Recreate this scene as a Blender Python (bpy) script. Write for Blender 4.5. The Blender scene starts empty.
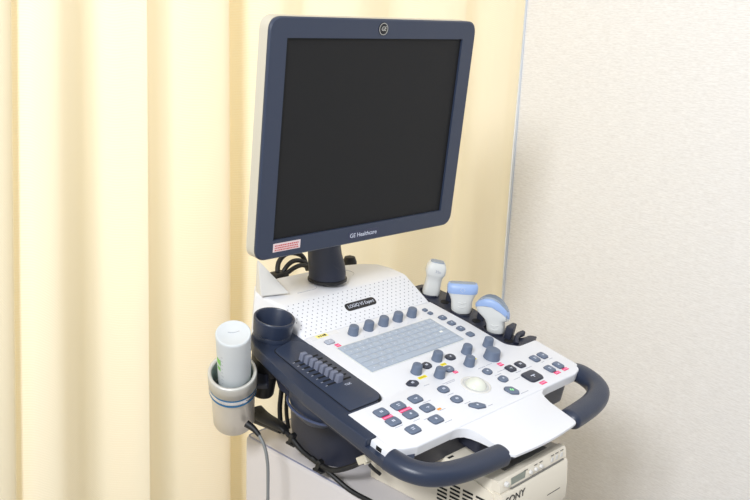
import bpy, bmesh, math, random
from mathutils import Vector, Matrix
random.seed(3)
S = bpy.context.scene
COL = S.collection
PI = math.pi
Z0 = 0.95                      # height of the keyboard centre above the floor
TILT = math.radians(11.4)
PM = Matrix.Translation((0, 0, Z0)) @ Matrix.Rotation(TILT, 4, 'X')   # control panel frame (u right, v away, h up)

# ------------------------------------------------------------ materials
def lin(c):
    return tuple((x / 255 / 12.92) if x / 255 <= .04045 else ((x / 255 + .055) / 1.055) ** 2.4 for x in c) + (1,)
MATS = {}
def mat(name, rgb, rough=.45, metal=0, bump=0, bscale=300, emis=None, trans=0, coat=0, alpha=1, spec=.5, sss=0):
    if name in MATS: return MATS[name]
    m = bpy.data.materials.new(name); m.use_nodes = True
    nt = m.node_tree; b = nt.nodes['Principled BSDF']
    b.inputs['Base Color'].default_value = lin(rgb)
    b.inputs['Roughness'].default_value = rough
    b.inputs['Metallic'].default_value = metal
    b.inputs['Specular IOR Level'].default_value = spec
    b.inputs['Transmission Weight'].default_value = trans
    b.inputs['Coat Weight'].default_value = coat
    b.inputs['Alpha'].default_value = alpha
    if sss:
        b.inputs['Subsurface Weight'].default_value = sss
        b.inputs['Subsurface Scale'].default_value = .01
    if emis:
        b.inputs['Emission Color'].default_value = lin(emis[0]); b.inputs['Emission Strength'].default_value = emis[1]
    tc = nt.nodes.new('ShaderNodeTexCoord'); n = nt.nodes.new('ShaderNodeTexNoise')
    n.inputs['Scale'].default_value = bscale; n.inputs['Detail'].default_value = 3
    nt.links.new(tc.outputs['Object'], n.inputs['Vector'])
    # faint roughness variation, plus an optional fine grain
    mr = nt.nodes.new('ShaderNodeMapRange')
    mr.inputs['To Min'].default_value = max(0, rough - .04); mr.inputs['To Max'].default_value = min(1, rough + .04)
    nt.links.new(n.outputs['Fac'], mr.inputs['Value']); nt.links.new(mr.outputs['Result'], b.inputs['Roughness'])
    if bump:
        bp = nt.nodes.new('ShaderNodeBump'); bp.inputs['Strength'].default_value = bump; bp.inputs['Distance'].default_value = .0005
        nt.links.new(n.outputs['Fac'], bp.inputs['Height']); nt.links.new(bp.outputs['Normal'], b.inputs['Normal'])
    MATS[name] = m
    return m
WHITE = mat('white_plastic', (224, 225, 230), .42, bump=.15, bscale=900)
WHITE2 = mat('warm_white_plastic', (214, 212, 208), .5, bump=.15, bscale=700)
IVORY = mat('ivory_casing', (192, 187, 174), .45)
NAVY = mat('navy_plastic', (39, 48, 68), .36, bump=.25, bscale=1200)
NAVYM = mat('navy_bezel', (46, 55, 75), .38, bump=.2, bscale=1500)
NAVYD = mat('dark_navy_plastic', (34, 38, 54), .45, bump=.2, bscale=1200)
KNOB = mat('slate_plastic', (98, 110, 131), .5, bump=.2, bscale=1500)
KNOBD = mat('charcoal_key', (48, 53, 68), .4)
BLACK = mat('black_rubber', (20, 20, 22), .5)
SCREEN = mat('screen_glass', (31, 31, 32), .5, spec=.2)
HOLE = mat('dark_hole', (12, 12, 14), .8)
DOT = mat('grille_dot', (120, 122, 136), .8)
PINK = mat('pink_label', (226, 20, 100), .5)
YEL = mat('yellow_label', (240, 222, 40), .5)
PALEY = mat('pale_yellow_label', (242, 230, 140), .5)
ORANGE = mat('orange_label', (235, 155, 50), .5)
GLYPH = mat('pale_print', (205, 210, 225), .6)
GREYP = mat('grey_print', (165, 168, 180), .6)
GREEN = mat('green_indicator', (130, 220, 140), .4, emis=((120, 225, 130), .35))
BALL = mat('cream_ball', (218, 220, 208), .18, coat=.4)
KEYPAD = mat('silicone_key', (166, 176, 190), .4, coat=.2)
KEYBASE = mat('keyboard_base', (157, 167, 182), .45)
SILV = mat('brushed_silver', (214, 207, 196), .4, metal=.45, bump=.2, bscale=500)
SILVR = mat('satin_rim', (204, 202, 196), .4, metal=.4)
TEAL = mat('blue_band', (36, 106, 152), .35, metal=.2)
LINER = mat('greenish_liner', (150, 170, 160), .4)
SKYB = mat('light_blue_plastic', (146, 170, 212), .4)
PROBE = mat('probe_grey_white', (203, 204, 202), .42)
LENS = mat('grey_lens', (140, 150, 163), .5)
PRN = mat('printer_ivory', (222, 214, 198), .5, bump=.15, bscale=800)
PRNG = mat('printer_grey_slot', (120, 118, 114), .6)
LCD = mat('lcd_grey', (136, 142, 132), .3)
CART = mat('cart_lavender_grey', (152, 155, 178), .5, bump=.15, bscale=600)
CARTS = mat('cart_side_white', (204, 199, 199), .5)
BLK = mat('black_ink', (22, 22, 26), .5)
RED = mat('red_ink', (200, 90, 90), .6)
STK = mat('pale_sticker', (225, 205, 205), .55)
CHROME = mat('emblem_silver', (205, 205, 200), .3, metal=.7)
GCAB = mat('grey_cable', (120, 122, 122), .5)
CONN = mat('pale_connector', (205, 198, 180), .5)
ALU = mat('aluminium_strip', (212, 222, 238), .3, metal=.3)
FLOORM = mat('floor_vinyl', (192, 186, 178), .5)

def bottle_mat():
    m = mat('translucent_bottle', (222, 226, 229), .3, sss=.0)
    b = m.node_tree.nodes['Principled BSDF']
    b.inputs['Transmission Weight'].default_value = .25
    b.inputs['IOR'].default_value = 1.2
    return m
BOTTLE = bottle_mat()
GEL = mat('pale_gel', (196, 214, 212), .4)

def wall_mat():
    m = bpy.data.materials.new('woven_wallpaper'); m.use_nodes = True
    nt = m.node_tree; b = nt.nodes['Principled BSDF']
    b.inputs['Roughness'].default_value = .85; b.inputs['Specular IOR Level'].default_value = .2
    tc = nt.nodes.new('ShaderNodeTexCoord')
    mp = nt.nodes.new('ShaderNodeMapping'); mp.inputs['Scale'].default_value = (1, .06, 1)
    nt.links.new(tc.outputs['Object'], mp.inputs['Vector'])
    n = nt.nodes.new('ShaderNodeTexNoise'); n.inputs['Scale'].default_value = 430; n.inputs['Detail'].default_value = 2
    n.inputs['Roughness'].default_value = .6
    nt.links.new(mp.outputs['Vector'], n.inputs['Vector'])
    mp2 = nt.nodes.new('ShaderNodeMapping'); mp2.inputs['Scale'].default_value = (1, .22, 1)
    nt.links.new(tc.outputs['Object'], mp2.inputs['Vector'])
    n2 = nt.nodes.new('ShaderNodeTexNoise'); n2.inputs['Scale'].default_value = 420; n2.inputs['Detail'].default_value = 2
    nt.links.new(mp2.outputs['Vector'], n2.inputs['Vector'])
    ad = nt.nodes.new('ShaderNodeMath'); ad.operation = 'ADD'
    nt.links.new(n.outputs['Fac'], ad.inputs[0]); nt.links.new(n2.outputs['Fac'], ad.inputs[1])
    cr = nt.nodes.new('ShaderNodeValToRGB')
    cr.color_ramp.elements[0].position = .35; cr.color_ramp.elements[0].color = lin((225, 223, 222))
    cr.color_ramp.elements[1].position = .65; cr.color_ramp.elements[1].color = lin((241, 240, 240))
    dv = nt.nodes.new('ShaderNodeMath'); dv.operation = 'MULTIPLY'; dv.inputs[1].default_value = .5
    nt.links.new(ad.outputs[0], dv.inputs[0]); nt.links.new(dv.outputs[0], cr.inputs['Fac'])
    nt.links.new(cr.outputs['Color'], b.inputs['Base Color'])
    bp = nt.nodes.new('ShaderNodeBump'); bp.inputs['Strength'].default_value = .3; bp.inputs['Distance'].default_value = .0008
    nt.links.new(ad.outputs[0], bp.inputs['Height']); nt.links.new(bp.outputs['Normal'], b.inputs['Normal'])
    return m
def curtain_mat():
    m = bpy.data.materials.new('cream_curtain_fabric'); m.use_nodes = True
    nt = m.node_tree; b = nt.nodes['Principled BSDF']; out = nt.nodes['Material Output']
    tc = nt.nodes.new('ShaderNodeTexCoord')
    w = nt.nodes.new('ShaderNodeTexWave'); w.wave_type = 'BANDS'; w.bands_direction = 'DIAGONAL'
    w.inputs['Scale'].default_value = 130; w.inputs['Distortion'].default_value = 3; w.inputs['Detail'].default_value = 2
    w.inputs['Detail Scale'].default_value = .3
    nt.links.new(tc.outputs['Object'], w.inputs['Vector'])
    cr = nt.nodes.new('ShaderNodeValToRGB')
    cr.color_ramp.elements[0].color = lin((249, 241, 221)); cr.color_ramp.elements[1].color = lin((251, 246, 231))
    nt.links.new(w.outputs['Fac'], cr.inputs['Fac'])
    nt.links.new(cr.outputs['Color'], b.inputs['Base Color'])
    b.inputs['Roughness'].default_value = .8; b.inputs['Specular IOR Level'].default_value = .25
    b.inputs['Sheen Weight'].default_value = .15
    bp = nt.nodes.new('ShaderNodeBump'); bp.inputs['Strength'].default_value = .25; bp.inputs['Distance'].default_value = .0006
    nt.links.new(w.outputs['Fac'], bp.inputs['Height']); nt.links.new(bp.outputs['Normal'], b.inputs['Normal'])
    tr = nt.nodes.new('ShaderNodeBsdfTranslucent'); tr.inputs['Color'].default_value = lin((253, 228, 168))
    mx = nt.nodes.new('ShaderNodeMixShader'); mx.inputs[0].default_value = .38
    nt.links.new(b.outputs[0], mx.inputs[1]); nt.links.new(tr.outputs[0], mx.inputs[2]); nt.links.new(mx.outputs[0], out.inputs['Surface'])
    return m

# ------------------------------------------------------------ mesh helpers
def finish(name, bm, m, parent=None, M=None, angle=35):
    bmesh.ops.recalc_face_normals(bm, faces=bm.faces)
    me = bpy.data.meshes.new(name); bm.to_mesh(me); bm.free()
    for q in (m if isinstance(m, (list, tuple)) else [m]): me.materials.append(q)
    for p in me.polygons: p.use_smooth = True
    me.set_sharp_from_angle(angle=math.radians(angle))
    o = bpy.data.objects.new(name, me); COL.objects.link(o)
    if parent: o.parent = parent
    if M is not None: o.matrix_local = M
    return o
def rounded(pts, r, seg=6):
    """round the corners of a polygon; r = one radius or a list"""
    out = []; n = len(pts)
    for i, p in enumerate(pts):
        rr = r[i] if isinstance(r, (list, tuple)) else r
        p = Vector(p); a = Vector(pts[i - 1]); b = Vector(pts[(i + 1) % n])
        d1 = a - p; d2 = b - p
        if rr <= 0: out.append(p); continue
        ang = d1.angle(d2); 
        if ang > PI - .02: out.append(p); continue
        t = min(rr / math.tan(ang / 2), d1.length * .49, d2.length * .49)
        s = p + d1.normalized() * t; e = p + d2.normalized() * t
        for k in range(seg + 1):
            f = k / seg
            out.append(s * (1 - f) ** 2 + p * 2 * f * (1 - f) + e * f * f)
    return [(q.x, q.y) for q in out]
def prism(bm, pts, h0, h1, bev=0, seg=3, mi=0, taper=0, bot=False):
    """extrude a polygon from h0 up to h1, top rim bevelled"""
    v = [bm.verts.new((x, y, h0)) for x, y in pts]
    f = bm.faces.new(v); f.material_index = mi
    g = bmesh.ops.extrude_face_region(bm, geom=[f])
    tv = [e for e in g['geom'] if isinstance(e, bmesh.types.BMVert)]
    tf = [e for e in g['geom'] if isinstance(e, bmesh.types.BMFace)]
    bmesh.ops.translate(bm, verts=tv, vec=(0, 0, h1 - h0))
    if taper:
        c = sum((q.co for q in tv), Vector()) / len(tv)
        for q in tv: q.co.x = c.x + (q.co.x - c.x) * (1 - taper); q.co.y = c.y + (q.co.y - c.y) * (1 - taper)
    if bev:
        es = set()
        for t in tf: es |= set(t.edges)
        if bot: es |= set(f.edges) if f.is_valid else set()
        bmesh.ops.bevel(bm, geom=list(es), offset=bev, segments=seg, profile=.5, affect='EDGES', clamp_overlap=True)
    for ff in bm.faces:
        pass
    return bm
def box(bm, c, s, bev=0, seg=2, M=None):
    r = bmesh.ops.create_cube(bm, size=1)
    vs = r['verts']
    for v in vs: v.co = Vector((v.co.x * s[0] + c[0], v.co.y * s[1] + c[1], v.co.z * s[2] + c[2]))
    if bev:
        es = set(e for v in vs for e in v.link_edges)
        res = bmesh.ops.bevel(bm, geom=list(es), offset=bev, segments=seg, profile=.5, affect='EDGES')
        vs = list(set(vs_ for vs_ in res['verts'])) + [v for v in vs if v.is_valid]
        vs = list(set(vs))
    if M is not None: bmesh.ops.transform(bm, matrix=M, verts=vs)
    return bm
def lathe(bm, prof, n=32, M=None, cap=True):
    rings = []
    for r, z in prof:
        rings.append([bm.verts.new((r * math.cos(2 * PI * k / n), r * math.sin(2 * PI * k / n), z)) for k in range(n)])
    for a, b in zip(rings, rings[1:]):
        for k in range(n): bm.faces.new((a[k], a[(k + 1) % n], b[(k + 1) % n], b[k]))
    if cap:
        bm.faces.new(rings[0][::-1]); bm.faces.new(rings[-1])
    if M is not None: bmesh.ops.transform(bm, matrix=M, verts=[v for r in rings for v in r])
    return bm
def loft(bm, rings, cap=True):
    R = [[bm.verts.new(p) for p in r] for r in rings]
    n = len(R[0])
    for a, b in zip(R, R[1:]):
        for k in range(n): bm.faces.new((a[k], a[(k + 1) % n], b[(k + 1) % n], b[k]))
    if cap: bm.faces.new(R[0][::-1]); bm.faces.new(R[-1])
    return R
def superring(cx, cy, z, a, b, n=28, e=3.0, rot=0):
    out = []
    for k in range(n):
        t = 2 * PI * k / n; c, s = math.cos(t), math.sin(t)
        x = a * math.copysign(abs(c) ** (2 / e), c); y = b * math.copysign(abs(s) ** (2 / e), s)
        out.append((cx + x * math.cos(rot) - y * math.sin(rot), cy + x * math.sin(rot) + y * math.cos(rot), z))
    return out
def catmull(pts, sub=8):
    P = [Vector(p) for p in pts]; P = [P[0] * 2 - P[1]] + P + [P[-1] * 2 - P[-2]]
    out = []
    for i in range(1, len(P) - 2):
        for k in range(sub):
            t = k / sub; a, b, c, d = P[i - 1:i + 3]
            out.append(.5 * ((2 * b) + (c - a) * t + (2 * a - 5 * b + 4 * c - d) * t * t + (3 * b - a - 3 * c + d) * t ** 3))
    out.append(P[-2]); return out
def tube(bm, pts, ra, rb=None, n=12, up=Vector((0, 0, 1)), sub=8, e=2.0, rfun=None):
    """sweep: ra across, rb along 'up'"""
    rb = rb or ra
    C = catmull(pts, sub); rings = []
    for i, c in enumerate(C):
        t = (C[min(i + 1, len(C) - 1)] - C[max(i - 1, 0)]).normalized()
        s = t.cross(up)
        if s.length < 1e-3: s = t.cross(Vector((1, 0, 0)))
        s.normalize(); w = s.cross(t).normalized()
        k_ = rfun(i / (len(C) - 1)) if rfun else 1
        ring = []
        for k in range(n):
            a = 2 * PI * k / n; cc, ss = math.cos(a), math.sin(a)
            x = ra * k_ * math.copysign(abs(cc) ** (2 / e), cc); y = rb * k_ * math.copysign(abs(ss) ** (2 / e), ss)
            ring.append(c + s * x + w * y)
        rings.append(ring)
    loft(bm, rings); return bm
def text(name, body, size, m, parent, M, extrude=.0002, shear=0, sx=1):
    cu = bpy.data.curves.new(name, 'FONT'); cu.body = body; cu.size = size; cu.extrude = extrude
    cu.align_x = 'CENTER'; cu.align_y = 'CENTER'; cu.shear = shear
    tmp = bpy.data.objects.new(name, cu); COL.objects.link(tmp)
    dg = bpy.context.evaluated_depsgraph_get()
    me = bpy.data.meshes.new_from_object(tmp.evaluated_get(dg)); bpy.data.objects.remove(tmp)
    me.name = name; me.materials.clear(); me.materials.append(m)
    o = bpy.data.objects.new(name, me); COL.objects.link(o); o.parent = parent
    o.matrix_local = M @ Matrix.Diagonal((sx, 1, 1, 1)); return o
def empty(name, loc, label, cat, group=None):
    o = bpy.data.objects.new(name, None); COL.objects.link(o); o.location = loc; o.empty_display_size = .05
    o['label'] = label; o['category'] = cat
    if group: o['group'] = group
    return o
def T(x, y, z): return Matrix.Translation((x, y, z))
def RX(d): return Matrix.Rotation(math.radians(d), 4, 'X')
def RY(d): return Matrix.Rotation(math.radians(d), 4, 'Y')
def RZ(d): return Matrix.Rotation(math.radians(d), 4, 'Z')
def struct(o): o['kind'] = 'structure'; return o

# ------------------------------------------------------------ the setting
WN = Matrix.Rotation(math.radians(-4.04), 4, 'Z')
CORNER = Vector((.8985, .45, 0))
def wall():
    bm = bmesh.new(); box(bm, (.05, -.95, 1.25), (.1, 3.3, 2.7)); return bm
struct(finish('wall_right', wall(), wall_mat(), None, T(*CORNER) @ WN))
bm = bmesh.new(); box(bm, (-.1, -.7, -.05), (4, 3.6, .1)); struct(finish('floor', bm, FLOORM))
bm = bmesh.new(); box(bm, (-.0020, -.008, 1.25), (.0030, .005, 2.5), .0008)
struct(finish('trim_1', bm, ALU, None, T(*CORNER) @ WN))
bm = bmesh.new(); box(bm, (-.006, -1.2, .04), (.012, 2.4, .08), .003); struct(finish('baseboard_right', bm, mat('baseboard_beige', (190, 180, 165), .5), None, T(*CORNER) @ WN))

# curtain: (x at upper height, depth, x at lower height)
def curtain():
    K = [(-1.15, .03), (-1.05, -.03), (-.95, .03), (-.83, -.02), (-.70, .02), (-.58, -.025), (-.47, -.022), (-.434, -.012), (-.426, .004), (-.420, .014), (-.411, .004), (-.395, -.010), (-.36, -.016),
         (-.325, .002), (-.29, .026), (-.262, .034), (-.240, .022), (-.215, -.006), (-.199, -.016), (-.1955, -.0135), (-.186, -.008), (-.155, .012), (-.125, .020), (-.10, .004), (-.075, -.022), (-.055, -.034), (-.040, -.034),
         (-.037, -.028), (-.043, -.006), (-.046, .024), (-.040, .058), (-.026, .078), (-.010, .076), (.008, .060), (.03, .034), (.06, .000), (.10, -.012), (.15, .006), (.19, .02), (.24, .0), (.29, -.02), (.34, -.012),
         (.40, .012), (.45, .034), (.492, .034), (.53, .008), (.585, -.018), (.64, -.020), (.68, .002), (.73, .026), (.775, .026), (.81, .006), (.845, -.008), (.872, -.006), (.8955, -.004)]
    C = catmull([(x, y, 0) for x, y in K], 6)
    zs = [.03 + i * (2.55 - .03) / 30 for i in range(31)]
    bm = bmesh.new(); rows = []
    for z in zs:
        f = (1.35 - z)
        row = []
        for c in C:
            k = max(0, min(1, (-.05 - c.x) / .4)) * -.055 * f      # the left side flares slightly outward lower down
            w = .003 * math.sin(z * 5 + c.x * 17)
            row.append(bm.verts.new((c.x + k + (w * .6 if c.x < .8 else 0), .45 + c.y * (1 + .12 * f) + w, z)))
        rows.append(row)
    for a, b in zip(rows, rows[1:]):
        for k in range(len(a) - 1): bm.faces.new((a[k], a[k + 1], b[k + 1], b[k]))
    return bm
cu = finish('curtain', curtain(), curtain_mat(), angle=80)
cu['label'] = 'long cream pleated curtain hanging behind the ultrasound machine'; cu['category'] = 'curtain'

# ------------------------------------------------------------ the ultrasound machine
US = empty('ultrasound_machine', (0, 0, 0), 'white and navy ultrasound machine with large dark monitor and tilted control panel', 'ultrasound machine')
def part(name, bm, m, M=None, parent=None, angle=35, label=None):
    o = finish(name, bm, m, parent or US, M, angle)
    if label: o['label'] = label
    return o
CX = .006
# white control panel shell
shell = rounded([(-.142, .0882), (-.142, -.103), (-.2225, -.103), (-.2225, -.200), (-.190, -.2095), (.205, -.2095), (.2365, -.200), (.2375, -.101), (.189, -.101), (.171, -.085), (.171, .0), (.1655, .0882)],
                [0, .022, .0, .030, .01, .01, .030, .006, .012, .02, .01, 0], 8)
bm = bmesh.new(); prism(bm, shell, -.016, 0, .0028, 3)
part('control_panel', bm, WHITE, PM)
# palm rest
def palm():
    L, Rr = -.087, .079
    pts = [(-.118, -.2102), (-.104, -.2115), (-.094, -.2165), (-.088, -.226), (L, -.24), (L, -.290), (L + .006, -.2968)]
    pts += [(L + .012 + (Rr - L - .027) * k / 10, -.2975 - .0035 * math.sin(PI * k / 10)) for k in range(11)]
    pts += [(Rr - .0055, -.2960), (Rr - .0015, -.2915), (Rr, -.284), (.085, -.24), (.090, -.226), (.096, -.2165), (.107, -.2115), (.120, -.2102)]
    return pts
bm = bmesh.new(); prism(bm, palm(), -.016, -.0002, .0022, 3)
for q in bm.verts:
    if q.co.z < -.010: q.co.z = -.016 + .0115 * max(0, min(1, (-.225 - q.co.y) / .06))
if 1: part('palm_rest', bm, WHITE, PM)
# lower navy housing
bm = bmesh.new()
prism(bm, rounded([(-.165, .13), (-.205, .06), (-.205, -.200), (.212, -.200), (.212, .19), (-.165, .19)], .02), -.058, -.0165, 0)
part('console_housing', bm, NAVYD, PM)
bm = bmesh.new()
prism(bm, rounded([(-.082, -.19), (-.082, -.291), (.074, -.291), (.074, -.19)], [0, .01, .01, 0]), -.014, -.0050, 0); prism(bm, rounded([(-.078, -.19), (-.078, -.235), (.074, -.235), (.074, -.19)], .01), -.040, -.0165, 0)  # thin support slab, plus a deeper dark block added as shade below it
part('palm_support_and_shade_block', bm, NAVYD, PM)
# left navy deck
deck = rounded([(-.1425, .0882), (-.1425, .156), (-.19, .153), (-.213, .134), (-.2255, .108), (-.234, .05), (-.243, -.03), (-.244, -.105), (-.243, -.162), (-.2235, -.162), (-.2235, -.1035), (-.162, -.1035), (-.1425, -.084)],
               [0, .01, .03, .03, .03, .03, .03, .03, .002, .002, .0, .0, .0])
bm = bmesh.new(); prism(bm, deck, -.016, -.0006, .007, 4); part('side_rail', bm, NAVY, PM)
deck2 = rounded([(-.15, .146), (-.19, .148), (-.210, .130), (-.221, .106), (-.229, .05), (-.240, -.03), (-.242, -.105), (-.244, -.212), (-.20, -.215), (-.16, -.18)], [.0, .02, .02, .03, .03, .03, .03, .008, .01, 0])
bm = bmesh.new(); prism(bm, [(x, -y) for x, y in deck2], .012, .026, .010, 5); part('rail_skirt', bm, NAVY, PM @ Matrix.Rotation(PI, 4, 'X'))
# slider plate with slots
plate = rounded([(-.1445, .066), (-.1445, -.0995), (-.2165, -.0995), (-.214, .0), (-.2085, .082), (-.165, .093), (-.152, .084)], [.01, .022, .003, .02, .014, .012, .012], 6)
bm = bmesh.new(); prism(bm, [(x * 1.0 + (.0011 if x > -.18 else -.0011) * 1, y + (.001 if y > 0 else -.001)) for x, y in plate], -.0006, .0002); part('plate_gap', bm, HOLE, PM)
bm = bmesh.new(); prism(bm, plate, -.0006, .0012, .0008, 2); PL = part('slider_plate', bm, NAVYM, PM)
slv = [.0385 - i * .0104 for i in range(8)]
cap = bmesh.new(); prism(cap, rounded([(-.0058, -.0040), (.0058, -.0040), (.0058, .0040), (-.0058, .0040)], .001, 3), 0, .012, .001, 2, taper=.12)
capo = None
for i, v in enumerate(slv):
    bm = bmesh.new(); prism(bm, rounded([(-.024, -.0018), (.024, -.0018), (.024, .0018), (-.024, .0018)], .0016, 3), .0011, .0015)
    part('slider_slot', bm, HOLE, PM @ T(-.1785 + .0003 * i, v, 0))
    M = PM @ T(-.186 + .0011 * i, v, .0012)
    if capo is None: capo = part('slider', cap, mat('slider_grey', (112, 117, 135), .5), M)
    else:
        c = capo.copy(); COL.objects.link(c); c.parent = US; c.matrix_local = M
for i in range(8):
    bm = bmesh.new(); prism(bm, [(-.002, -.0005), (.002, -.0005), (.002, .0005), (-.002, .0005)], .0012, .0014); part('slot_mark', bm, GREYP, PM @ T(-.205 + .0003 * i, slv[i] - .001, 0))
text('slot_caption', 'TGC', .006, GLYPH, US, PM @ T(-.170, -.047, .0013), .0001)

# upper housing with the speaker slope
def housing():
    B0 = Vector((-.1425, .1425, .058)); B1 = Vector((.159, .1425, .058))
    FL = PM.inverted() @ Vector((0, 0, 0))
    a = math.sin(TILT); c = math.cos(TILT)
    F0 = Vector((-.1425, .0884 * c, .0884 * a)); F1 = Vector((.1655, .0884 * c, .0884 * a))
    top = [(.154, .176, .064), (.142, .200, .068), (.115, .216, .070), (.062, .232, .071), (.0, .234, .071), (-.07, .238, .071), (-.125, .232, .070), (-.145, .205, .068)]
    bm = bmesh.new()
    vB0, vB1, vF0, vF1 = (bm.verts.new(q) for q in (B0, B1, F0, F1))
    tv = [bm.verts.new(q) for q in top]
    zb = -.012
    lo = [bm.verts.new((q[0] * 1.02, q[1] + .005, zb)) for q in top]
    lB0 = bm.verts.new((-.146, .1425, zb)); lB1 = bm.verts.new((.166, .14, zb)); lF0 = bm.verts.new((F0.x, F0.y, zb)); lF1 = bm.verts.new((F1.x, F1.y, zb))
    # subdivide the top: a ring between the B edge and the back
    bm.faces.new([vB0, vB1] + tv)
    bm.faces.new([vF0, vF1, vB1, vB0])
    bm.faces.new([vF1, lF1, lB1, vB1]); bm.faces.new([vF0, vB0, lB0, lF0])
    bm.faces.new([vF0, lF0, lF1, vF1])
    up = [vB1] + tv + [vB0]; dn = [lB1] + lo + [lB0]
    for i in range(len(up) - 1): bm.faces.new([up[i], dn[i], dn[i + 1], up[i + 1]])
    bm.faces.new([lF0, lB0] + lo[::-1] + [lB1, lF1])
    bmesh.ops.recalc_face_normals(bm, faces=bm.faces)
    es = [e for e in bm.edges if (all(v in up for v in e.verts))] + [e for e in bm.edges if set(e.verts) in ({vF0, vB0}, {vF1, vB1}, {vB0, vB1})]
    bmesh.ops.bevel(bm, geom=list(set(es)), offset=.006, segments=4, profile=.5, affect='EDGES', clamp_overlap=True)
    return bm
part('speaker_housing', housing(), WHITE, T(0, 0, Z0), angle=25)
# frame of the speaker slope
SP0 = Vector((0, .0884 * math.cos(TILT), Z0 + .0884 * math.sin(TILT))); SP1 = Vector((0, .1425, Z0 + .058))
sl = SP1 - SP0; SLEN = sl.length; SM = T(*SP0) @ Matrix.Rotation(math.atan2(sl.z, sl.y), 4, 'X')
bm = bmesh.new()
r = 0; y = .004
while y < SLEN - .003:
    x = -.135 + (.0056 if r % 2 else 0)
    while x < .156 - y * .1:
        if not (-.028 < x < .053 and abs(y - .034) < .0098):
            bmesh.ops.create_circle(bm, cap_ends=True, segments=8, radius=.0011, matrix=T(x, y, .0005))
        x += .0112
    y += .0068; r += 1
part('speaker_grille', bm, DOT, SM)
pill = rounded([(-.036, -.0078), (.036, -.0078), (.036, .0078), (-.036, .0078)], .0077, 6)
bm = bmesh.new(); prism(bm, pill, 0, .0012, .0004, 1); NP = part('nameplate', bm, BLK, SM @ T(.0125, .033, 0))
text('lettering', 'LOGIQ V5 Expert', .0090, GLYPH, NP, T(0, 0, .0013), .0001, shear=.15, sx=.92)
# seam on the plateau round the neck
bm = bmesh.new()
tube(bm, [(-.10, .150, .0708), (-.06, .150, .0712), (-.045, .170, .0712)], .0004, n=6); part('cover_seam', bm, GREYP, T(0, 0, Z0 - .001)); bm = bmesh.new(); tube(bm, [(.045, .205, .0708), (.060, .195, .0706), (.058, .178, .0706), (.045, .168, .0706)], .0004, n=6)
part('cover_seam', bm, GREYP, T(0, 0, Z0 - .001))
# little white wedge at the back left
bm = bmesh.new()
b = [(-.153, .180, .0665), (-.103, .165, .0665), (-.128, .222, .0665), (-.141, .2095, .0665)]
ap = (-.1405, .203, .122)
vs = [bm.verts.new(q) for q in b]; a1 = bm.verts.new(ap); a2 = bm.verts.new((-.139, .209, .121))
bm.faces.new([vs[0], vs[1], a1]); bm.faces.new([vs[1], vs[2], a2, a1]); bm.faces.new([vs[2], vs[3], a2]); bm.faces.new([vs[3], vs[0], a1, a2]); bm.faces.new(vs[::-1])
bmesh.ops.recalc_face_normals(bm, faces=bm.faces); bmesh.ops.bevel(bm, geom=bm.edges[:], offset=.0012, segments=2, affect='EDGES')
part('corner_wedge', bm, WHITE2, T(0, 0, Z0))

# knobs
def knob_mesh(r, h):
    bm = bmesh.new(); n = 36
    prof = [(r * 1.0, 0), (r * 1.0, .0012), (r * .97, .002), (r * .88, h - .0028), (r * .83, h - .0011), (r * .74, h - .0003), (r * .5, h), ]
    lathe(bm, prof, n)
    for v in bm.verts:                                  # shallow grip flutes
        if .0015 < v.co.z < h - .002:
            a = math.atan2(v.co.y, v.co.x); k = 1 - .035 * (math.cos(a * 12) > .3)
            v.co.x *= k; v.co.y *= k
    return bm
k0 = None
def knob(u, v, big=False):
    global k0
    M = PM @ T(u, v, 0)
    if big: return part('rotary_knob', knob_mesh(.0142, .0165), KNOB, M)
    if k0 is None: k0 = part('rotary_knob', knob_mesh(.0092, .0158), KNOB, M)
    else:
        c = k0.copy(); COL.objects.link(c); c.parent = US; c.matrix_local = M
for i in range(5):
    knob(-.0550 + .0358 * i, .0635)
    bm = bmesh.new(); prism(bm, [(-.0006, -.0006), (.0006, -.0006), (.0006, .0006), (-.0006, .0006)], 0, .0003); part('key_mark', bm, GREYP, PM @ T(-.044 + .0356 * i, .0475, 0))
for u, v in [(-.048, -.074), (.014, -.063), (-.022, -.100), (.079, -.072), (.052, -.100), (.134, -.074)]: knob(u, v)
knob(.107, -.104, True)

# push buttons
def button(u, v, w, d, m, shape='rect', rot=0, glyph=True, h=.0028, gm=None, name='push_button'):
    if shape == 'rect': pts = rounded([(-w / 2, -d / 2), (w / 2, -d / 2), (w / 2, d / 2), (-w / 2, d / 2)], min(w, d) * .3, 5)
    elif shape == 'hex': pts = rounded([(-w / 2, -d * .1), (-w * .3, -d / 2), (w * .35, -d / 2), (w / 2, d * .1), (w * .3, d / 2), (-w * .35, d / 2)], min(w, d) * .42, 5)
    else: pts = rounded([(-w / 2, 0), (-w * .1, -d / 2), (w * .42, -d * .4), (w / 2, 0), (w * .1, d / 2), (-w * .42, d * .4)], min(w, d) * .2, 4)
    bm = bmesh.new(); prism(bm, pts, -.0005, h, .0011, 3)
    o = part(name, bm, m, PM @ T(u, v, 0) @ RZ(rot))
    bm = bmesh.new(); prism(bm, [(x * 1.07, y * 1.09) for x, y in pts], -.0003, .0003)
    g = part('key_surround', bm, KNOBD, T(0, 0, 0), o)
    if glyph:
        bm = bmesh.new(); s = min(w, d) * .2; k = random.randrange(4)
        R = lambda x0, y0, x1, y1: prism(bm, [(x0, y0), (x1, y0), (x1, y1), (x0, y1)], h, h + .00015)
        if k == 0: R(-s, -s * .25, s, s * .1); R(-s * .2, -s, s * .15, -s * .25)
        elif k == 1: R(-s * .8, -s * .6, -s * .2, s * .6); R(s * .1, -s * .6, s * .7, s * .6)
        elif k == 2: R(-s, s * .3, s, s * .7); R(-s, -s * .7, s * .6, -s * .3)
        else: R(-s * .5, -s * .5, s * .5, s * .5)
        part('key_symbol', bm, gm or GLYPH, T(0, 0, 0), o)
    return o
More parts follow.
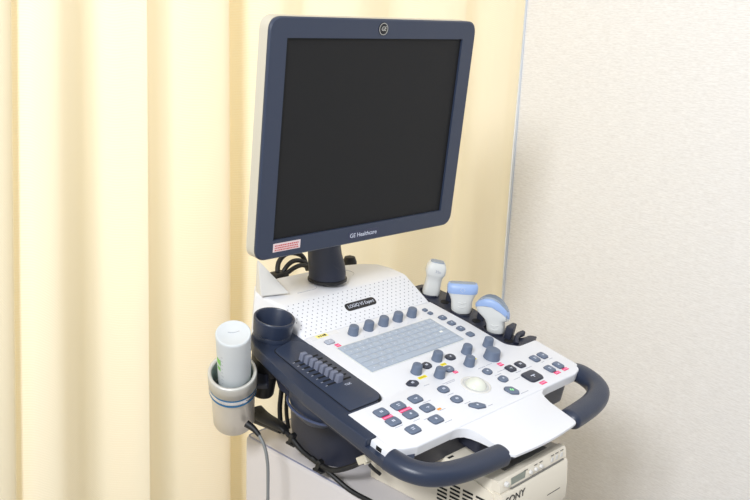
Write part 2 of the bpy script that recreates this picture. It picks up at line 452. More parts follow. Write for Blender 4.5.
W_, D_ = .0215, .0165
for u, v in [(-.179, -.126), (-.1795, -.151), (-.1435, -.1265), (-.1435, -.151), (-.1065, -.1265), (-.108, -.152), (-.119, -.179), (-.168, -.179)]: button(u, v, W_, D_, KNOB)
button(-.046, -.130, .021, .016, KNOB, 'hex'); button(-.0485, -.159, .021, .016, KNOB, 'hex'); button(-.033, -.187, .028, .015, KNOB, 'dia', -22)
button(.063, -.130, .018, .015, KNOB, 'hex', 10); button(.069, -.158, .019, .015, KNOB, 'hex', 10)
button(.053, -.1875, .024, .020, KNOB, 'dia', -38, gm=GREEN)
button(-.078, -.094, .022, .016, KNOBD, 'dia', 10); button(-.017, -.068, .020, .015, KNOBD, 'hex', 10); button(.041, -.069, .020, .015, KNOBD, 'hex')
button(.009, -.093, .020, .015, KNOB, 'hex')
button(.108, -.1435, .017, .016, KNOBD); button(.1345, -.1435, .017, .016, KNOBD); button(.123, -.177, .033, .026, KNOBD)
button(.176, -.144, .015, .017, KNOB); button(.1985, -.144, .015, .017, KNOB); button(.172, -.178, .015, .018, KNOB); button(.197, -.178, .015, .018, KNOB)
button(.128, .067, .009, .008, KNOB, glyph=False); button(.128, .054, .009, .008, KNOB, glyph=False)
for v in (.032, .0105, -.011, -.033): button(.1365, v, .014, .0125, KNOB, glyph=v > -.03)
button(-.110, .061, .016, .011, mat('pale_key', (170, 176, 190), .5), glyph=True)

# stickers and printed marks
def sticker(u, v, w, d, m, name='marker_label', lines=0, lm=None, rot=0):
    bm = bmesh.new(); prism(bm, [(-w / 2, -d / 2), (w / 2, -d / 2), (w / 2, d / 2), (-w / 2, d / 2)], 0, .0003)
    o = part(name, bm, m, PM @ T(u, v, .0001) @ RZ(rot))
    if lines:
        bm = bmesh.new(); n = int(w / .0022)
        for k in range(n):
            x = -w / 2 + .0016 + k * .0022
            if x + .001 < w / 2: prism(bm, [(x, -d * .22), (x + .0013, -d * .22), (x + .0013, d * .22), (x, d * .22)], .0003, .0004)
        part('printed_text', bm, lm, T(0, 0, 0), o)
    return o
PKT = mat('pink_print', (250, 170, 205), .5)
for u, v, w, d in [(.104, -.1255, .010, .009), (.124, -.1985, .015, .007), (.175, -.1915, .014, .0065), (.199, -.1915, .014, .0065), (-.178, -.1385, .019, .0065), (-.141, -.1385, .024, .0065), (.013, -.1045, .009, .006), (-.104, .047, .009, .009)]:
    sticker(u, v, w, d, PINK, lines=1, lm=PKT)
for u, v, w, d in [(-.049, -.0885, .018, .006), (.013, -.0785, .012, .006), (.0775, -.0915, .006, .005)]: sticker(u, v, w, d, YEL, lines=1, lm=mat('ochre_print', (170, 150, 40), .6))
sticker(-.093, -.1625, .008, .004, ORANGE)
sticker(-.103, .082, .058, .011, mat('clear_tape', (226, 226, 228), .25), 'clear_tape')
bm = bmesh.new(); prism(bm, [(-.012, -.004), (.012, -.004), (.012, .004), (-.012, .004)], .0004, .0007); YP = part('yellow_tag', bm, PALEY, PM @ T(-.108, .082, 0))
bm = bmesh.new()
for x in (-.008, -.0035, .001): prism(bm, [(x, -.002), (x + .003, -.002), (x + .003, .0015), (x, .0015)], .0007, .0008)
prism(bm, [(.005, -.0025), (.009, -.0025), (.009, .003), (.005, .003)], .0007, .0008)
part('printed_text', bm, BLK, T(0, 0, 0), YP)
# small printed captions beside the keys
def cap_(u, v, w):
    bm = bmesh.new(); x = u - w / 2
    while x < u + w / 2:
        l = random.uniform(.0012, .003); prism(bm, [(x, v - .0006), (x + l, v - .0006), (x + l, v + .0006), (x, v + .0006)], 0, .0002); x += l + .0007
    part('printed_caption', bm, GREYP, PM)
for u, v, w in [(-.060, -.1075, .012), (-.020, -.118, .028), (-.020, -.121, .02), (-.045, -.144, .014), (-.040, -.173, .012), (-.012, -.196, .01), (-.095, -.1395, .018), (-.090, -.166, .012), (-.105, -.191, .014), (-.18, -.163, .016), (-.146, -.165, .012), (.066, -.1165, .018),
                (.085, -.116, .014), (.088, -.139, .018), (.072, -.1445, .014), (.092, -.168, .014), (.07, -.2005, .018), (.112, -.156, .012), (.142, -.156, .014), (.182, -.157, .008), (.205, -.157, .008), (.122, -.089, .008), (-.13, -.17, .01), (-.128, -.178, .008)]: cap_(u, v, w)

# trackball
bm = bmesh.new(); lathe(bm, [(.0245, -.0004), (.0245, .0006), (.0235, .0012), (.0215, .0012), (.0205, .0002), (.0205, -.0004)], 48, cap=False); part('trackball_ring', bm, WHITE2, PM @ T(.0132, -.1468, 0), angle=60)
bm = bmesh.new(); lathe(bm, [(.0205, 0), (.0205, .0004)], 40); TBW = part('trackball_seat', bm, mat('seat_grey', (196, 197, 196), .5), PM @ T(.0132, -.1468, 0))
bm = bmesh.new(); bmesh.ops.create_uvsphere(bm, u_segments=40, v_segments=24, radius=.0185)
part('trackball', bm, BALL, PM @ T(.0132, -.1468, -.0065), angle=90)

# keyboard with a soft cover
bm = bmesh.new(); prism(bm, rounded([(-.1145, -.0415), (.1145, -.0415), (.1145, .0425), (-.1145, .0425)], .003, 3), -.0004, .0006)
KS = part('keyboard_frame', bm, mat('keyboard_lip', (214, 216, 214), .4), PM)
bm = bmesh.new(); prism(bm, rounded([(-.1120, -.0395), (.1120, -.0395), (.1120, .0402), (-.1120, .0402)], .002, 3), 0, .0016, .0006, 1)
KB = part('keyboard', bm, KEYBASE, PM)
rows = [13, 14, 13, 12, 11, 7]; nk = 0; kd = .0788 / 6
for r, n in enumerate(rows):
    ws = [1.0] * n
    if r == 1: ws[-1] = 1.4
    if r == 2: ws[0] = 1.4; 
    if r == 3: ws[0] = 1.7; ws[-1] = 1.6
    if r == 4: ws[0] = 2; ws[-1] = 2
    if r == 5: ws = [1.3, 1, 1, 5.5, 1, 1, 1.3]
    tot = sum(ws); x = -.1108; yy = .0392 - kd * (r + .5)
    for w in ws:
        ww = .2216 * w / tot; s = ww / 2 - .0005; e = kd / 2 - .0005
        bm = bmesh.new(); prism(bm, rounded([(-s, -e), (s, -e), (s, e), (-s, e)], .0012, 2), 0.0013, .0024, .0008, 2)
        q = random.uniform(-.25, .25) * s
        if w < 3:
            # symbol on the key cap
            g = random.choice((.0007, .0009, .0011))
            prism(bm, [(q - g, -g), (q + g, -g), (q + g, g * .6), (q - g, g * .6)], .0024, .0025, mi=0)
            for f in bm.faces:
                if min(v.co.z for v in f.verts) > .00239 and max(abs(v.co.x - q) for v in f.verts) < .0012 and max(abs(v.co.y) for v in f.verts) < .0012 and len(f.verts) == 4: f.material_index = 1
        finish('key', bm, [KEYPAD, GLYPH], KB, T(x + ww / 2, yy, 0)); x += ww
bm = bmesh.new(); prism(bm, [(-.003, -.002), (.003, -.002), (.003, .002), (-.003, .002)], .0028, .0042, .0004, 1); part('bright_key_tab', bm, mat('tab_white', (240, 240, 235), .3), T(.090, -.005, 0), KB)

# usb port in the side of the shell
bm = bmesh.new(); prism(bm, rounded([(-.2345, -.163), (-.2345, -.197), (-.2220, -.197), (-.2220, -.163)], [.0, .0, .0, .0]), -.016, -.0015, .0015, 2)
U = part('port_block', bm, WHITE, PM)
bm = bmesh.new(); box(bm, (-.2344, -.179, -.0078), (.0016, .010, .0062)); part('port_opening', bm, HOLE, T(0, 0, 0), U)

# handle: one U-shaped bar, running under the palm rest
def handle(side):
    c = CX if side < 0 else CX - .0095
    w = [(.205, -.09, -.034), (.222, -.145, -.030), (.2335, -.178, -.020), (.237, -.200, -.0135), (.2335, -.226, -.0125), (.220, -.248, -.012), (.197, -.262, -.0115), (.165, -.2705, -.0115), (.130, -.2748, -.0110), (.105, -.2765, -.0110), (.0835, -.2775, -.0115)]
    if side < 0: w[0] = (.2375, -.198, -.0135); del w[1:4]
    bm = bmesh.new()
    tube(bm, [(c + side * x, y, h) for x, y, h in w], .0165 if side < 0 else .0185, .0145, n=24, sub=14, e=2.4, rfun=lambda t: 1 if t < .94 else max(.25, math.sqrt(max(0, 1 - ((t - .94) / .06) ** 2))))
    return bm
part('handle', handle(-1), NAVY, PM, angle=60); part('handle', handle(1), NAVY, PM, angle=60)

# cup holder on the left deck
CUPM = PM @ T(-.1815, .120, 0) @ Matrix.Scale(1.03, 4)
bm = bmesh.new()
lathe(bm, [(.0290, -.002), (.0290, .006), (.0282, .0075), (.0300, .009), (.0318, .029), (.0318, .0318), (.0308, .0330), (.0288, .0330), (.0275, .0315), (.0262, .010), (.0225, .004), (.0215, -.012), (.0, -.012)], 48, cap=False)
part('cup_holder', bm, NAVY, CUPM, angle=40)
bm = bmesh.new(); lathe(bm, [(.0265, -.03), (.0245, -.060), (.0185, -.068), (.0175, -.102), (.016, -.105)], 32); part('cup_holder_base', bm, BLACK, CUPM)

# probe holder on the right
hold = rounded([(.1725, .150), (.1725, -.084), (.190, -.0995), (.236, -.0995), (.256, -.093), (.247, -.083), (.214, -.082), (.226, -.05), (.232, .10), (.222, .150)], [.006, .02, .012, .003, .002, .01, .012, .02, .03, .02], 6)
bm = bmesh.new(); prism(bm, hold, -.03, -.003, .004, 3); PH = part('probe_holder', bm, NAVYD, PM)
for v in (.117, .037, -.040):
    bm = bmesh.new()
    n = 40; a0 = math.radians(-62); a1 = math.radians(242)
    ringsI = []; H = [(.0205, -.004), (.0205, -.0005), (.0200, .0005), (.0178, .0005), (.0172, -.0005), (.0165, -.004)]
    R = []
    for k in range(n + 1):
        t = a0 + (a1 - a0) * k / n
        R.append([bm.verts.new((r * math.cos(t + PI * .15), r * math.sin(t + PI * .15) , h)) for r, h in H])
    for A, B in zip(R, R[1:]):
        for j in range(len(H) - 1): bm.faces.new((A[j], B[j], B[j + 1], A[j + 1]))
    bm.faces.new(R[0]); bm.faces.new(R[-1][::-1])
    part('holder_ring', bm, NAVYD, PM @ T(.1945, v, 0), angle=50)
    bm = bmesh.new(); lathe(bm, [(.0165, -.0034), (.0165, -.0026)], 32); part('holder_opening', bm, HOLE, PM @ T(.1945, v, 0))
for u, v in ((.196, .077), (.194, -.001), (.190, -.078)):
    bm = bmesh.new(); lathe(bm, [(.0082, -.0034), (.0082, -.0022)], 24); part('cable_slot', bm, HOLE, PM @ T(u, v, 0) @ Matrix.Diagonal((1.1, .9, 1, 1)))
for u, v, r_ in ((.214, .078, 20), (.213, .001, 20), (.203, -.070, 15)):
    bm = bmesh.new(); prism(bm, rounded([(-.012, -.006), (.014, -.003), (.014, .005), (-.010, .008)], .003, 3), -.006, .020, .002, 2, taper=-.08); part('holder_prong', bm, NAVYD, PM @ T(u, v, 0) @ RZ(r_))
bm = bmesh.new(); tube(bm, [(.193, -.0925, -.003), (.200, -.086, .001), (.213, -.080, .003), (.231, -.078, .002)], .0042, .0055, n=12, e=3); part('holder_hook', bm, NAVYD, PM)

# central column and cable bin under the panel
bm = bmesh.new()
def rr(x0, x1, y0, y1, z, e=3.2): return superring((x0 + x1) / 2, (y0 + y1) / 2, z, (x1 - x0) / 2, (y1 - y0) / 2, 40, e)
loft(bm, [rr(-.138, .12, -.012, .15, -.1858), rr(-.146, .12, -.020, .15, -.15), rr(-.150, .12, -.024, .15, -.10), rr(-.150, .12, -.03, .15, -.05)])
part('support_column', bm, NAVYD, T(0, 0, Z0), angle=50)
bm = bmesh.new(); lathe(bm, [(.001, -.088), (.012, -.086), (.024, -.076), (.031, -.060), (.034, -.035)], 32, cap=False); part('cable_bin', bm, NAVY, PM @ T(-.188, -.002, 0) @ Matrix.Diagonal((.9, 1.5, 1, 1)), angle=60)
bm = bmesh.new(); tube(bm, [(-.188 + .031 * math.cos(t), -.002 + .048 * math.sin(t), -.062) for t in [PI * .55 + k * PI * .9 / 8 for k in range(9)]], .0022, n=8); part('bin_lip', bm, mat('smoky_clear_plastic', (70, 78, 104), .2), PM)

# cart body
bm = bmesh.new(); box(bm, (-.056, -.035, -.53), (.222, .480, .690), .010, 3); part('cart_body', bm, CARTS, T(0, 0, Z0))
bm = bmesh.new(); prism(bm, rounded([(-.164, -.272), (.052, -.272), (.052, .203), (-.164, .203)], .012), -.1868, -.186, 0); part('cart_top', bm, CART, T(0, 0, Z0))
bm = bmesh.new(); tube(bm, [(-.141, .19, -.1858), (-.1425, .05, -.1858), (-.149, -.05, -.1858), (-.158, -.20, -.1858), (-.159, -.262, -.1858)], .0006, n=6); part('cart_top_seam', bm, WHITE2, T(0, 0, Z0))
bm = bmesh.new(); box(bm, (-.056, -.035, .045), (.25, .52, .05), .015, 3); part('cart_base', bm, NAVYD)
for x in (-.15, .04):
    for y in (-.24, .17):
        bm = bmesh.new(); lathe(bm, [(.028, -.012), (.03, -.008), (.03, .008), (.028, .012)], 24, M=T(x, y, .03) @ RY(90)); part('caster', bm, BLACK)

# neck and monitor
bm = bmesh.new()
def cr(cx, cy, z, r, ry=None, ty=0):
    out = []
    for k in range(36):
        t = 2 * PI * k / 36; y = (ry or r) * math.sin(t); out.append((cx + r * math.cos(t), cy + y, z + y * ty))
    return out
loft(bm, [cr(-.0075, .1745, .070, .0325), cr(-.0085, .1740, .082, .0325), cr(-.014, .1710, .100, .0318), cr(-.024, .165, .122, .0298, .029, .1), cr(-.0325, .158, .142, .028, .028, .2), cr(-.034, .148, .165, .028, .027, .3), cr(-.030, .135, .200, .03, .026, .3), cr(-.020, .122, .250, .03, .024, .2)])
part('monitor_neck', bm, NAVYD, T(.003, .006, Z0), angle=60)
bm = bmesh.new(); lathe(bm, [(.0345, .0680), (.0345, .0722), (.0330, .0730)], 40); part('neck_collar', bm, BLACK, T(-.0045, .1805, Z0))
bm = bmesh.new(); tube(bm, [(-.050, .138, .150), (-.044, .142, .130), (-.030, .1405, .110), (-.014, .1405, .096), (.006, .1445, .088)], .0009, n=8); part('neck_crease', bm, NAVYD, T(.003, .006, Z0))
MM = T(-.0122, .080, Z0 + .3366) @ RZ(-1.8) @ RX(5.0)
XZ = Matrix(((1, 0, 0, 0), (0, 0, -1, 0), (0, 1, 0, 0), (0, 0, 0, 1)))   # x,y outline -> x,z with extrusion toward the viewer (-y)
bm = bmesh.new(); out = rounded([(-.2195, -.180), (.2195, -.180), (.2195, .180), (-.2195, .180)], .021, 8)
prism(bm, out, -.027, -.0005, .0, 2)
bmesh.ops.transform(bm, matrix=XZ, verts=bm.verts)
bmesh.ops.bevel(bm, geom=[e for e in bm.edges if all(v.co.y > .026 for v in e.verts)], offset=.007, segments=3, affect='EDGES')
MON = part('monitor', bm, IVORY, MM)
bm = bmesh.new(); prism(bm, rounded([(-.13, -.11), (.13, -.11), (.13, .11), (-.13, .11)], .03), -.055, -.026, 0, taper=0); bmesh.ops.transform(bm, matrix=XZ, verts=bm.verts)
part('back_cover', bm, IVORY, T(0, 0, 0), MON)
# bezel ring
def ring_prism(bm, outer, inner, h0, h1):
    n = len(outer)
    A = [bm.verts.new((x, y, h0)) for x, y in outer]; B = [bm.verts.new((x, y, h1 - .002)) for x, y in outer]; B2 = [bm.verts.new((x * .9915, y * .9895, h1)) for x, y in outer]
    C_ = [bm.verts.new((x, y, h1)) for x, y in inner]; D = [bm.verts.new((x, y, h0)) for x, y in inner]
    for P, Q in ((A, B), (B, B2), (B2, C_), (C_, D)):
        for k in range(n): bm.faces.new((P[k], P[(k + 1) % n], Q[(k + 1) % n], Q[k]))
SX0, SX1, SZ0, SZ1 = -.188, .188, -.1505, .1505
inn = []
for x, y in out:      # matching point count, snapped on a sharp rectangle
    inn.append((SX0 if x < 0 else SX1, SZ0 if y < 0 else SZ1))
# spread the inner points along the sides near the corners
inn2 = []
for k, (x, y) in enumerate(out):
    j = k % 9; sx = -1 if x < 0 else 1; sz = -1 if y < 0 else 1
    d = .012 * abs(j - 4) / 4
    q = k // 9        # corner index: 0 BL,1 BR,2 TR,3 TL ; each arc enters along one side, leaves along the next
    enter_vertical = q in (0, 2)
    along_z = (j < 4) == enter_vertical
    if j == 4: inn2.append((sx * .188, sz * .1505))
    elif along_z: inn2.append((sx * .188, sz * (.1505 - d)))
    else: inn2.append((sx * (.188 - d), sz * .1505))
bm = bmesh.new(); ring_prism(bm, out, inn2, -.0005, .0045); bmesh.ops.transform(bm, matrix=XZ, verts=bm.verts)
part('bezel', bm, NAVYM, T(0, 0, 0), MON, angle=25)
bm = bmesh.new(); prism(bm, [(-.1885, -.151), (.1885, -.151), (.1885, .151), (-.1885, .151)], -.001, .0006); bmesh.ops.transform(bm, matrix=XZ, verts=bm.verts); part('screen', bm, SCREEN, T(0, 0, 0), MON)
FM = lambda x, z, y=-.0046: T(x, y, z) @ XZ
bm = bmesh.new(); lathe(bm, [(.0098, 0), (.0098, .0006), (.0092, .001)], 32); part('emblem', bm, BLK, FM(-.0015, .1652), MON)
bm = bmesh.new()
lathe(bm, [(.0091, .001), (.0091, .0014), (.0083, .0014), (.0083, .001)], 36, cap=False)
part('emblem_ring', bm, CHROME, FM(-.0015, .1652), MON)
text('emblem_lettering', 'GE', .0092, CHROME, MON, FM(-.0015, .1655, -.0057), .0003, shear=.3, sx=.9)
bm = bmesh.new(); prism(bm, rounded([(-.0345, -.0068), (.0345, -.0068), (.0345, .0068), (-.0345, .0068)], .002, 3), -.0002, .0003); part('brand_plate', bm, mat('plate_navy', (50, 55, 78), .35), FM(.0015, -.1665), MON)
text('brand_lettering', 'GE Healthcare', .0102, GLYPH, MON, FM(.0005, -.1665, -.0051), .0001)
bm = bmesh.new(); prism(bm, [(-.0265, -.0068), (.0265, -.0068), (.0265, .0068), (-.0265, .0068)], -.0002, .0003); ST = part('sticker', bm, STK, FM(-.1610, -.1625), MON)
bm = bmesh.new()
for y in (.0030, -.0006, -.0042):
    x = -.0235
    while x < .021:
        l = random.uniform(.0015, .0035); prism(bm, [(x, y - .0011), (x + l, y - .0011), (x + l, y + .0011), (x, y + .0011)], .0003, .0004); x += l + .0008
part('sticker_text', bm, RED, FM(-.1610, -.1625), MON)

# cables that belong to the machine: coil behind the console
for pts, r in [([(-.050, .262, .070), (-.040, .270, .086), (-.023, .272, .097), (-.002, .272, .096), (.017, .270, .086), (.028, .268, .060)], .0045),
               ([(-.040, .262, .064), (-.028, .262, .078), (-.012, .264, .084), (.006, .264, .082), (.024, .262, .070), (.034, .262, .05)], .0042),
               ([(-.056, .255, .060), (-.036, .255, .067), (-.012, .256, .075), (.010, .258, .074), (.030, .258, .060)], .0042)]:
    bm = bmesh.new(); tube(bm, pts, r, n=12); part('rear_cable', bm, BLACK, T(0, 0, Z0))
bm = bmesh.new(); box(bm, (-.046, .262, .056), (.030, .024, .030), .004); part('rear_cable_clamp', bm, BLACK, T(0, 0, Z0))
bm = bmesh.new(); lathe(bm, [(.001, .018), (.010, .015), (.0135, .006), (.014, -.012)], 24); part('rear_plug', bm, BLACK, T(.130, .262, Z0 + .054))

# lower cables
lowc = [([(-.183, .150, -.118), (-.186, .120, -.121), (-.188, .085, -.121), (-.189, .058, -.128), (-.188, .030, -.142), (-.186, -.007, -.1495), (-.184, -.035, -.149), (-.175, -.062, -.136), (-.165, -.085, -.118)], .0042),
        ([(-.187, .010, -.145), (-.182, -.030, -.160), (-.174, -.062, -.175), (-.168, -.10, -.180), (-.166, -.15, -.181), (-.166, -.24, -.181)], .0038),
        ([(-.110, .170, -.04), (-.112, .172, -.10), (-.116, .172, -.14), (-.118, .165, -.18)], .0042),
        ([(-.098, .170, -.04), (-.100, .172, -.10), (-.101, .172, -.15), (-.101, .165, -.18)], .0035)]
for pts, r in lowc:
    bm = bmesh.new(); tube(bm, pts, r, n=12); part('lower_cable', bm, BLACK, T(0, 0, Z0))
bm = bmesh.new(); tube(bm, [(-.186, .150, -.116), (-.187, .125, -.119), (-.188, .085, -.119), (-.189, .070, -.123)], .0135, .009, n=16, e=3, rfun=lambda t: 1 - .55 * t); part('cable_connector', bm, BLACK, T(0, 0, Z0))
bm = bmesh.new(); tube(bm, [(-.186, .150, -.130), (-.187, .115, -.128), (-.188, .085, -.127)], .008, .008, n=12, rfun=lambda t: 1 - .4 * t); part('cable_connector', bm, BLACK, T(0, 0, Z0))
for q in ((-.188, .056, -.129), (-.186, -.006, -.151)):
    bm = bmesh.new(); box(bm, (0, 0, 0), (.010, .008, .018), .001, 1, T(*q) @ RX(20)); box(bm, (0, 0, 0), (.012, .020, .004), .001, 1, T(q[0], q[1], q[2] - .009)); part('cable_clip', bm, BLACK, T(0, 0, Z0))
bm = bmesh.new(); box(bm, (0, 0, 0), (.012, .022, .012), .001, 1, T(-.172, -.087, -.114) @ RX(-35)); box(bm, (0, 0, 0), (.013, .003, .014), 0, 1, T(-.172, -.092, -.112) @ RX(-35)); part('cable_plug', bm, CONN, T(0, 0, Z0))
bm = bmesh.new(); tube(bm, [(-.172, -.098, -.118), (-.168, -.104, -.125), (-.160, -.110, -.134)], .0028, n=8); part('lower_cable', bm, BLACK, T(0, 0, Z0))

# ------------------------------------------------------------ video printer on the cart
PR = empty('video_printer', (-.024, -.158, Z0 - .186), 'ivory thermal video printer on the cart below the palm rest', 'printer')
PX0, PX1, PY0, PY1, PZ0, PZ1 = -.106, .058, -.286, -.040, -.186, -.095
OFF = T(.024, .158, .186)      # printer meshes are written in console coordinates
bm = bmesh.new(); box(bm, ((PX0 + PX1) / 2, (PY0 + PY1) / 2 + .005, (PZ0 + PZ1) / 2), (PX1 - PX0, PY1 - PY0 - .01, PZ1 - PZ0), .003, 2)
part('casing', bm, PRN, OFF, PR)
# bulging front door
def front_ring(x):
    zz = [(-.186, .004), (-.182, -.003), (-.160, -.0055), (-.135, -.0045), (-.116, -.002)]
    return zz
bm = bmesh.new()
prof = [(PY0 + .012, -.185), (PY0 - .002, -.185), (PY0 - .0065, -.176), (PY0 - .0065, -.150), (PY0 - .004, -.118), (PY0 - .001, -.1125), (PY0 + .012, -.1125)]
loft(bm, [[(x, y, z) for y, z in prof] for x in (PX0 + .0005, PX1 + .004)])
bmesh.ops.recalc_face_normals(bm, faces=bm.faces); bmesh.ops.bevel(bm, geom=[e for e in bm.edges if e.calc_face_angle(0) > .8], offset=.0015, segments=2, affect='EDGES')
part('front_door', bm, PRN, OFF, PR)
bm = bmesh.new()
prof = [(PY0 + .014, -.111), (PY0 - .001, -.111), (PY0 + .001, -.098), (PY0 + .004, -.0945), (PY0 + .014, -.0945)]
loft(bm, [[(x, y, z) for y, z in prof] for x in (PX0 - .0002, PX1 + .002)])
part('control_strip', bm, PRN, OFF, PR)
bm = bmesh.new(); box(bm, (-.015, PY0 - .0008, -.1115), (.132, .004, .0018)); part('door_gap', bm, PRNG, OFF, PR)
FP = lambda x, z, y=0: OFF @ T(x, PY0 - .0003 + y, z + .004) @ XZ
bm = bmesh.new(); prism(bm, [(-.0165, -.005), (.0165, -.005), (.0165, .005), (-.0165, .005)], -.001, .0004); part('display', bm, LCD, FP(-.063, -.1065), PR)
bm = bmesh.new(); lathe(bm, [(.004, 0), (.004, .004), (.003, .005)], 20); part('power_button', bm, WHITE2, FP(-.0935, -.1045), PR)
for x in (-.034, -.021, -.0075):
    bm = bmesh.new(); lathe(bm, [(.0034, 0), (.0030, .003), (.0024, .0036)], 20); part('printer_knob', bm, WHITE2, FP(x, -.1075), PR)
for x in (.022, .034, .047):
    bm = bmesh.new(); prism(bm, rounded([(-.003, -.0035), (.003, -.0035), (.003, .0035), (-.003, .0035)], .001, 2), 0, .001, .0003, 1); part('printer_key', bm, WHITE2, FP(x, -.1075), PR)
bm = bmesh.new()
for x in (-.045, -.021, -.0075, .022, .034, .047): 
    bm = bmesh.new(); prism(bm, [(x - .004, -.0006), (x + .004, -.0006), (x + .004, .0006), (x - .004, .0006)], 0, .0002); part('printed_mark', bm, BLK, FP(0, -.1005), PR)
bm = bmesh.new(); prism(bm, [(.008, -.0006), (.042, -.0006), (.042, .0006), (.008, .0006)], 0, .0002); part('printed_mark', bm, BLK, FP(0, -.1585, -.0062), PR)
bm = bmesh.new(); lathe(bm, [(.0012, 0), (.0012, .0006)], 10); part('indicator_light', bm, GREEN, FP(-.085, -.1105), PR)
text('lettering', 'SONY', .0165, BLK, PR, FP(-.0735, -.1305, -.0050), .0002, sx=1.05)
bm = bmesh.new(); box(bm, (-.02, -.262, -.0945), (.105, .014, .0012)); part('top_groove', bm, PRNG, OFF, PR)
# side shell with vent slots
bm = bmesh.new()
side = rounded([(PY1 - .002, -.184), (PY0 + .006, -.184), (PY0 + .007, -.116), (PY0 + .045, -.1075), (PY1 - .002, -.1075)], [.002, .002, .014, .03, .002], 5)
loft(bm, [[(PX0 + .001, y, z) for y, z in side], [(PX0 - .0025, y, z) for y, z in side]])
part('side_cover', bm, PRN, OFF, PR)
for c in range(4):
    for r in range(8):
        if c == 0 and r < 2: continue
        bm = bmesh.new(); y = -.1874 - c * .0234; z = -.1305 - r * .0064
        box(bm, (PX0 - .0027, y - .0, z), (.0008, .0180, .0030)); part('vent_slot', bm, HOLE, OFF, PR)
for c in range(4):
    bm = bmesh.new(); box(bm, (-.099, -.160 - c * .0105, -.0948), (.011, .0038, .0008)); part('vent_slot', bm, HOLE, OFF, PR)

# ------------------------------------------------------------ probes standing in the holder
def probe_root(name, u, v, rot, lean, label):
    w = PM @ Vector((u, v, -.0024))
    o = empty(name, w, label, 'ultrasound probe'); o.rotation_euler = (math.radians(lean[0]), math.radians(lean[1]), math.radians(rot)); o.scale = (1.08, 1.08, 1.08 if name == 'curved_probe' else 1.0); return o
# small phased array probe
p1 = probe_root('small_probe', .1955, .113, -46, (0, 9), 'small pale grey square-headed probe, the one nearest the curtain')
bm = bmesh.new(); loft(bm, [superring(0, 0, z, a, b, e=e) for z, a, b, e in [(0, .0140, .0125, 3), (.004, .0150, .013, 3), (.012, .0145, .013, 3), (.024, .0138, .0122, 3), (.032, .0138, .0122, 3), (.038, .0155, .0145, 3.6), (.042, .0172, .0155, 4), (.053, .0170, .015, 4.4), (.059, .0150, .0130, 4.4), (.0625, .0128, .0110, 4)]])
finish('probe_body', bm, PROBE, p1, angle=50)
bm = bmesh.new(); loft(bm, [superring(0, 0, z, a, b, e=4) for z, a, b in [(.0625, .0118, .0098), (.0645, .0112, .0092)]]); finish('probe_lens', bm, LENS, p1)
text('lettering', '3Sc', .0075, GREYP, p1, T(.003, -.0156, .048) @ RX(90), .0002)
bm = bmesh.new(); box(bm, (0, -.0118, .018), (.012, .0012, .0022), .0005, 1); finish('grip_ridge', bm, PROBE, p1)
# linear probe
p2 = probe_root('linear_probe', .1945, .036, -50, (0, 0), 'wide flat probe with pale blue straight head, between the other two probes')
bm = bmesh.new(); loft(bm, [superring(0, 0, z, a, b, e=e) for z, a, b, e in [(0, .0155, .0125, 2.6), (.004, .0168, .0135, 2.8), (.012, .0175, .0135, 2.8), (.022, .0180, .0130, 2.8), (.030, .0205, .0125, 3), (.037, .0238, .012, 3.2)]])
finish('probe_body', bm, PROBE, p2, angle=50)
bm = bmesh.new(); loft(bm, [superring(0, 0, z, a, b, e=e) for z, a, b, e in [(.0368, .0246, .0125, 3.4), (.039, .0254, .0128, 3.6), (.049, .0258, .0122, 4), (.0535, .0240, .0095, 4), (.0545, .0230, .0085, 4)]])
finish('probe_head', bm, SKYB, p2, angle=50)
bm = bmesh.new(); loft(bm, [superring(0, 0, z, a, b, e=5) for z, a, b in [(.0543, .0215, .0072), (.0556, .0208, .0064)]]); finish('probe_lens', bm, LENS, p2)
bm = bmesh.new()
for k in range(8):
    a = k * PI / 4; bmesh.ops.create_uvsphere(bm, u_segments=8, v_segments=6, radius=.0006, matrix=T(.0035 * math.cos(a), -.0124, .0445 + .0035 * math.sin(a)))
finish('probe_mark', bm, PROBE, p2)
for z in (.014, .022):
    bm = bmesh.new(); tube(bm, [(-.007, -.0128, z), (0, -.0140, z - .0018), (.007, -.0128, z)], .0008, n=8); finish('grip_ridge', bm, PROBE, p2)
# curved probe: body stretched along x, fan shaped, thickness along y
p3 = probe_root('curved_probe', .1935, -.042, -62, (0, 0), 'large probe with blue rounded head and grey lens, nearest the control keys')
def fan(z, a, b, cx, drop, e=3, k=0):
    out = []
    for x, y, _ in superring(0, 0, 0, a, b, 32, e): out.append((cx + x, y, z - drop * (x / a) ** 2 - k * x))
    return out
bm = bmesh.new(); loft(bm, [fan(0, .0140, .0125, .003, 0, 2.6), fan(.004, .0150, .0138, .003, 0, 2.8), fan(.014, .0150, .0138, .002, 0), fan(.020, .0165, .0138, .000, .0, 3, .08), fan(.025, .0215, .0142, -.0015, .001, 3, .15), fan(.030, .0262, .0144, -.003, .003, 3, .22), fan(.037, .0280, .0140, -.0035, .007, 3, .26), fan(.044, .0275, .0134, -.0045, .012, 3, .27)])
finish('probe_body', bm, PROBE, p3, angle=60)
bm = bmesh.new(); loft(bm, [fan(.0438, .0280, .0139, -.0045, .0122, 3, .27), fan(.046, .0286, .0142, -.0045, .0135, 3, .27), fan(.053, .0284, .0136, -.0045, .016, 3, .27), fan(.0565, .0265, .0115, -.0035, .0155, 3, .27)])
finish('probe_head', bm, SKYB, p3, angle=60)
bm = bmesh.new(); loft(bm, [fan(.0560, .0250, .0100, -.0035, .0135, 3, .27), fan(.0585, .0238, .0090, -.003, .0130, 3, .27)]); finish('probe_lens', bm, LENS, p3, angle=60)
for z, w in ((.008, .006), (.015, .007)):
    bm = bmesh.new(); tube(bm, [(-w + .002, -.0130, z), (.002, -.0143, z - .0018), (w + .002, -.0130, z)], .0008, n=8); finish('grip_ridge', bm, PROBE, p3)
